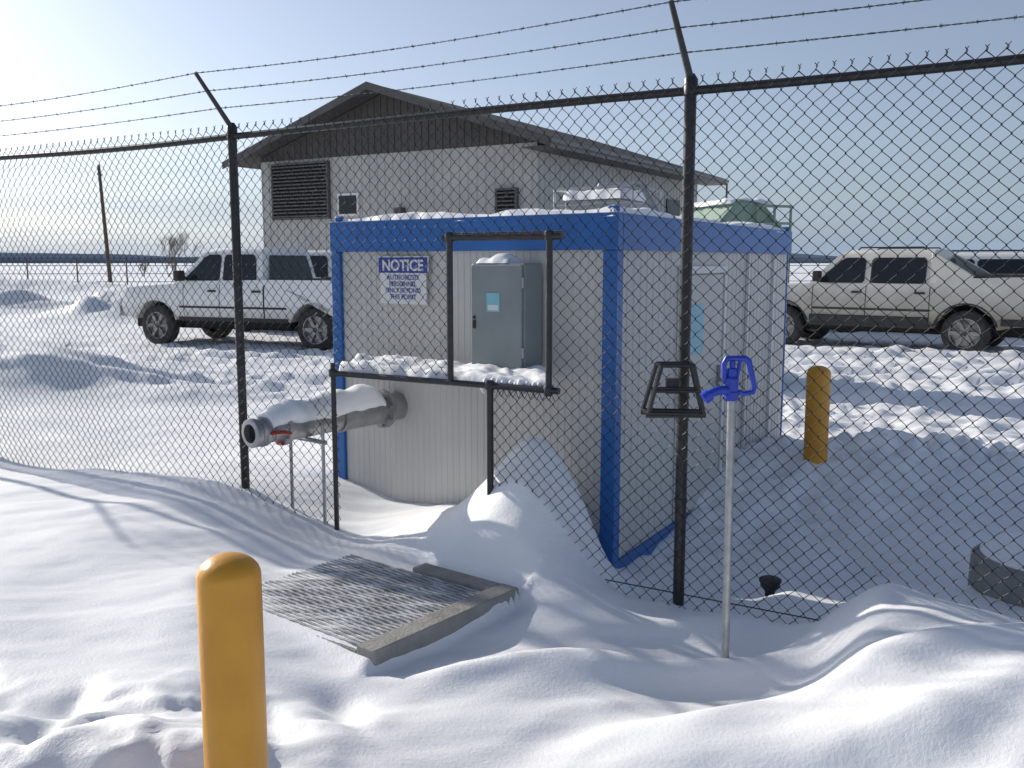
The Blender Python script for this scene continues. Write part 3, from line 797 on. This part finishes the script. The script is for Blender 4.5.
    trim.build('window_trim',m_plastic,e,True); mb.build('glass',m_glass,e,True)
    if AV:
        mb=MB()
        for sg in (1,-1):
            P0=[(-2.66,belt),(-2.66,1.82),(-2.80,1.76),(-3.38,1.40),(-3.38,1.34)]
            n=len(P0); 
            o_=[(x_,sg*(sidey(z_)+.012),z_) for x_,z_ in P0]; i_=[(x_,sg*(sidey(z_)-.08),z_) for x_,z_ in P0]
            mb.add(o_+i_,[tuple(range(n)),tuple(range(n,2*n))[::-1]]+[(i,(i+1)%n,n+(i+1)%n,n+i) for i in range(n)])
        mb.build('sail_panels',paint,e,True,bevel=.012)
        mb=MB(); mb.box(rear+.1,-2.84,-.76,.76,1.25,1.425)
        for sg in (1,-1):
            y0,y1=sorted((sg*.86,sg*.955)); mb.box(rear+.03,-3.40,y0,y1,1.385,1.43)
            y0,y1=sorted((sg*(W2-.03),sg*(W2+.012)))
            mb.box(-2.7,-.55,y0,y1,zb0+.05,zb0+.19); mb.box(rear+.02,-WB-.56,y0-0,y1,zb0+.08,zb0+.20)
        mb.build('bed_cover_and_cladding',m_plastic,e,True,bevel=.012)
    if PK:
        mb=MB(); mb.box(rear+.12,-2.68,-.80,.80,1.2,1.316); mb.build('bed_shade_panel',m_under,e,True)  # flat dark panel stands in for the shaded inside of the open bed
        mb=MB()
        for sg in (1,-1):
            y0,y1=sorted((sg*.84,sg*.93)); mb.box(rear+.03,-2.64,y0,y1,1.30,1.335)
        mb.build('bed_rails',m_plastic,e,True,bevel=.008)
    mb=MB(); mb.box(rear+.15,.8,-.62,.62,.34,1.0); mb.box(-WB+.6,-.6,-.86,.86,.40,.6)
    mb.build('underbody',m_under,e,True)
    for wx in (0,-WB):
        for sg in (1,-1):
            c=V3((wx,sg*(W2-.27),wr)); ax=(0,sg,0)
            mb=MB(); mb.lathe(c,ax,[(.25,0),(wr-.04,0),(wr-.01,.03),(wr,.07),(wr,.17),(wr-.01,.215),(wr-.05,.245),(.27,.245),(.245,.225)],36,False); 
            mb.build('tyre',m_tyre,e,True,smooth=True)
            mb=MB(); mb.lathe(c,ax,[(.0,.17),(.05,.235),(.07,.235),(.075,.21),(.08,.17),(.235,.16),(.247,.235),(.262,.24)],32,False)
            for k in range(6):
                t=k*math.pi/3
                fr=Frame(c+V3((0,sg*.17,0)),(math.cos(t),0,math.sin(t)),(0,sg,0),(-math.sin(t),0,math.cos(t)))
                mb.box(.05,.25,.0,.055,-.032,.032,fr)
            mb.build('rim',m_rim,e,True,smooth=True)
            mb=MB(); pts=[(wx+(ar+.01)*math.cos(t),sg*(W2-.012),.40+(ar+.01)*math.sin(t)) for t in [math.radians(14+152*k/16) for k in range(17)]]
            mb.tube(pts,.020,6); mb.build('arch_lip',m_plastic if AV else paint,e,True,smooth=True)
    mb=MB(); mb.box(.82,1.04,-.86,.86,zb0+.03,zb0+.25); mb.box(rear-.12,rear+.03,-.88,.88,zb0+.08,zb0+.25)
    mb.build('bumpers',m_rim if PK else m_plastic,e,True,bevel=.03)
    mb=MB(); mb.box(.9,.99,-.55,.55,.82,1.04); mb.build('grille',m_plastic,e,True,bevel=.01)
    mb=MB()
    for sg in (1,-1): mb.box(.72,.925,sg*.58 if sg>0 else -.88,.88 if sg>0 else -.58,.86,1.04)
    mb.build('headlamps',m_lens,e,True,bevel=.03)
    mb=MB()
    for sg in (1,-1):
        y0=sg*.80; mb.box(rear-.03,rear+.10,min(y0,sg*.965),max(y0,sg*.965),.85,1.22)
    mb.build('tail_lamps',m_tail,e,True,bevel=.01)
    mb=MB()
    for sg in (1,-1):
        y0,y1=sorted((sg*1.0,sg*1.22)); mb.box(-.78,-.66,y0,y1,1.28,1.48); y0,y1=sorted((sg*.88,sg*1.02)); mb.box(-.74,-.69,y0,y1,1.31,1.36)
    mb.build('mirrors',m_plastic,e,True,bevel=.03)
    mb=MB()
    seams={'pickup':(-.70,-1.55,-2.56),'avalanche':(-.60,-1.59,-2.70),'suv':(-.62,-1.65,-2.68)}[kind]
    def wy(z):
        k=1
        if z>1.0: k-=.072*min(1,(z-1.0)/.35)**1.6
        if z<.7: k-=.05*(.7-z)/.3
        return W2*k+.002
    for sx in seams:
        for sg in (1,-1):
            zz=[.60,.75,.88,1.0,1.12,1.22]
            w_=.016 if (sx<-2.4 and PK) else .007
            for a_,b_ in zip(zz[:-1],zz[1:]):
                o_=.012 if (sx<-2.4) else 0
                mb.quad([(sx-w_,sg*(wy(a_)+o_*(a_>1)),a_),(sx+w_,sg*(wy(a_)+o_*(a_>1)),a_),(sx+w_,sg*(wy(b_)+o_*(b_>1)),b_),(sx-w_,sg*(wy(b_)+o_*(b_>1)),b_)])
    mb.build('door_seams',m_under,e,True)
    mb=MB()
    for sx in seams[1:]:
        for sg in (1,-1):
            y0,y1=sorted((sg*(W2-.03),sg*(W2+.02))); mb.box(sx+.08,sx+.26,y0,y1,1.07,1.11)
    mb.build('door_handles',m_plastic,e,True,bevel=.008)
    mb=MB()
    for sg in (1,-1):
        y0,y1=sorted((sg*(W2-.02),sg*(W2+.012))); mb.box(-WB+.58,-.6,y0,y1,.76,.80)
        y0,y1=sorted((sg*(W2-.08),sg*(W2-.01))); mb.box(-WB+.56,-.56,y0,y1,zb0-.02,zb0+.06)
    mb.build('side_moulding',m_plastic,e,True,bevel=.008)
    if not PK:
        mb=MB()
        for sg in (1,-1):
            mb.tube([(xt0-.25,sg*.6,rz_),(xt0-.3,sg*.6,rz_+.05),(xt1+.25,sg*.6,rz_+.05),(xt1+.2,sg*.6,rz_)],.014,6)
        mb.build('roof_rails',m_plastic,e,True,smooth=True)
    return e
vehicle('pickup_truck',(-6.68,19.3,.0),(-.934,.358),'pickup',m_white)
vehicle('pickup_truck',(-6.00,22.7,.0),(-.934,.358),'pickup',m_white)
vehicle('sport_utility_truck',(5.85,19.0,.0),(-.80,.60),'avalanche',m_tan)
vehicle('suv',(8.15,22.3,.0),(-.86,.50),'suv',m_white)
# ------------------------------------------------------------ distance
up=empty('utility_pole',(-29,66,0))
mb=MB(); mb.tube([(-28.3,66,-.5),(-28.7,66,8.3)],[.15,.10],10); mb.build('pole_shaft',m_wood,up,smooth=True)
mb=MB(); mb.box(-28.73,-28.63,65.7,66.4,7.6,7.72); mb.build('insulator_bracket',m_wood,up)
def tree(name,x,y,hh,seed,n0=6):
    rd=random.Random(seed); e=empty(name,(x,y,0)); mb=MB()
    def br_(p,d,l,r,dep):
        q_=p+d*l; mb.tube([p,p+d*l*.5+V3((rd.uniform(-.04,.04)*l,0,0)),q_],[r,r*.85,r*.65],4,False)
        if dep==0: return
        for k in range(rd.choice((2,3,3))):
            nd=(d+V3((rd.uniform(-.6,.6),rd.uniform(-.6,.6),rd.uniform(.0,.5)))).normalized()
            br_(p+d*l*rd.uniform(.55,1),nd,l*rd.uniform(.62,.85),r*.62,dep-1)
    for k in range(n0): br_(V3((x+rd.uniform(-.7,.7),y+rd.uniform(-.3,.3),-.1)),V3((rd.uniform(-.55,.55),rd.uniform(-.3,.3),1)).normalized(),hh*.27,.045,5)
    mb.build('trunk_and_branches',m_tree,e,recalc=False)
tree('bare_tree',-33.2,92,6.6,4,6)
tree('bare_tree',-38.5,98,2.4,9,3)
mb=MB(); df=empty('distant_fence',(-30,60,0))
for k in range(28):
    x=-60+k*3.0; y=58+.06*(x+30); mb.tube([(x,y,-.3),(x,y,1.9)],.045,6)
for z0 in (.4,.9,1.4,1.85): mb.tube([(-60,58-1.8,z0),(24,58+3.2,z0)],.018,4)
mb.build('fence_posts_and_wires',m_wood,df)
def strip(name,y,n,x0,x1,f,mat):
    mb=MB(); v=[];fc=[]
    for i in range(n+1):
        x=x0+(x1-x0)*i/n
        v+=[(x,y,-5),(x,y,f(x)),(x,y+60,-5)]
    for i in range(n): fc+= [(3*i,3*i+3,3*i+4,3*i+1),(3*i+1,3*i+4,3*i+5,3*i+2)]
    mb.add(v,fc); mb.build(name,mat,None)
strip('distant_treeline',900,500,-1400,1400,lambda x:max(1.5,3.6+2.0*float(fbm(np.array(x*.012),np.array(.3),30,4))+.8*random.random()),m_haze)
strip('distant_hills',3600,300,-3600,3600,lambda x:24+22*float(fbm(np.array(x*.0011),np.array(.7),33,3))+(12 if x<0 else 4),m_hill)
# ------------------------------------------------------------ light
el,az=math.radians(23),math.radians(-52)
sv=V3((math.sin(az)*math.cos(el),math.cos(az)*math.cos(el),math.sin(el)))
sd=bpy.data.lights.new('sun','SUN'); sd.energy=4.9; sd.angle=math.radians(.5); sd.color=(1,.93,.83)
so=bpy.data.objects.new('sun',sd); so.rotation_euler=sv.to_track_quat('Z','Y').to_euler(); S.collection.objects.link(so)
wd=bpy.data.worlds.new('World'); S.world=wd; wd.use_nodes=True; nt=wd.node_tree
sk=nt.nodes.new('ShaderNodeTexSky'); sk.sky_type='NISHITA'; sk.sun_disc=False; sk.sun_elevation=el; sk.sun_rotation=az
sk.air_density=1.0; sk.dust_density=2.2; sk.ozone_density=1.8; sk.altitude=700
hs=nt.nodes.new('ShaderNodeHueSaturation'); hs.inputs['Saturation'].default_value=.58
nt.links.new(sk.outputs[0],hs.inputs['Color'])
tn=nt.nodes.new('ShaderNodeMix'); tn.data_type='RGBA'; tn.blend_type='MULTIPLY'; tn.inputs[0].default_value=1
nt.links.new(hs.outputs[0],tn.inputs[6]); tn.inputs[7].default_value=(.93,1.0,1.13,1)
tc=nt.nodes.new('ShaderNodeTexCoord'); sp=nt.nodes.new('ShaderNodeSeparateXYZ'); nt.links.new(tc.outputs['Generated'],sp.inputs[0])
mp=nt.nodes.new('ShaderNodeMapping'); mp.inputs['Scale'].default_value=(2.2,2.2,26); nt.links.new(tc.outputs['Generated'],mp.inputs[0])
nz=nt.nodes.new('ShaderNodeTexNoise'); nz.inputs['Scale'].default_value=1.6; nz.inputs['Detail'].default_value=5; nt.links.new(mp.outputs[0],nz.inputs[0])
mr=nt.nodes.new('ShaderNodeMapRange'); mr.inputs['From Min'].default_value=.0; mr.inputs['From Max'].default_value=.12; mr.inputs['To Min'].default_value=.85; mr.inputs['To Max'].default_value=0
nt.links.new(sp.outputs[2],mr.inputs[0])
ml=nt.nodes.new('ShaderNodeMath'); ml.operation='MULTIPLY_ADD'; nt.links.new(nz.outputs[0],ml.inputs[0]); ml.inputs[1].default_value=1.4; ml.inputs[2].default_value=.15
m2=nt.nodes.new('ShaderNodeMath'); m2.operation='MULTIPLY'; m2.use_clamp=True; nt.links.new(mr.outputs[0],m2.inputs[0]); nt.links.new(ml.outputs[0],m2.inputs[1])
mx=nt.nodes.new('ShaderNodeMix'); mx.data_type='RGBA'; nt.links.new(m2.outputs[0],mx.inputs[0]); nt.links.new(tn.outputs[2],mx.inputs[6])
mx.inputs[7].default_value=(3.0,4.0,5.4,1)
bg=nt.nodes['Background']; bg.inputs['Strength'].default_value=.112
nt.links.new(mx.outputs[2],bg.inputs[0])
S.view_settings.view_transform='Standard'; S.view_settings.look='None'; S.view_settings.exposure=0
# ------------------------------------------------------------ camera
cd=bpy.data.cameras.new('camera'); cd.sensor_width=36; cd.lens=930/1024*36; cd.clip_end=9000; cd.clip_start=.05
cam=bpy.data.objects.new('camera',cd); cam.location=(0,0,1.65)
cam.rotation_euler=(math.radians(90-7.5),0,0); S.collection.objects.link(cam); S.camera=cam
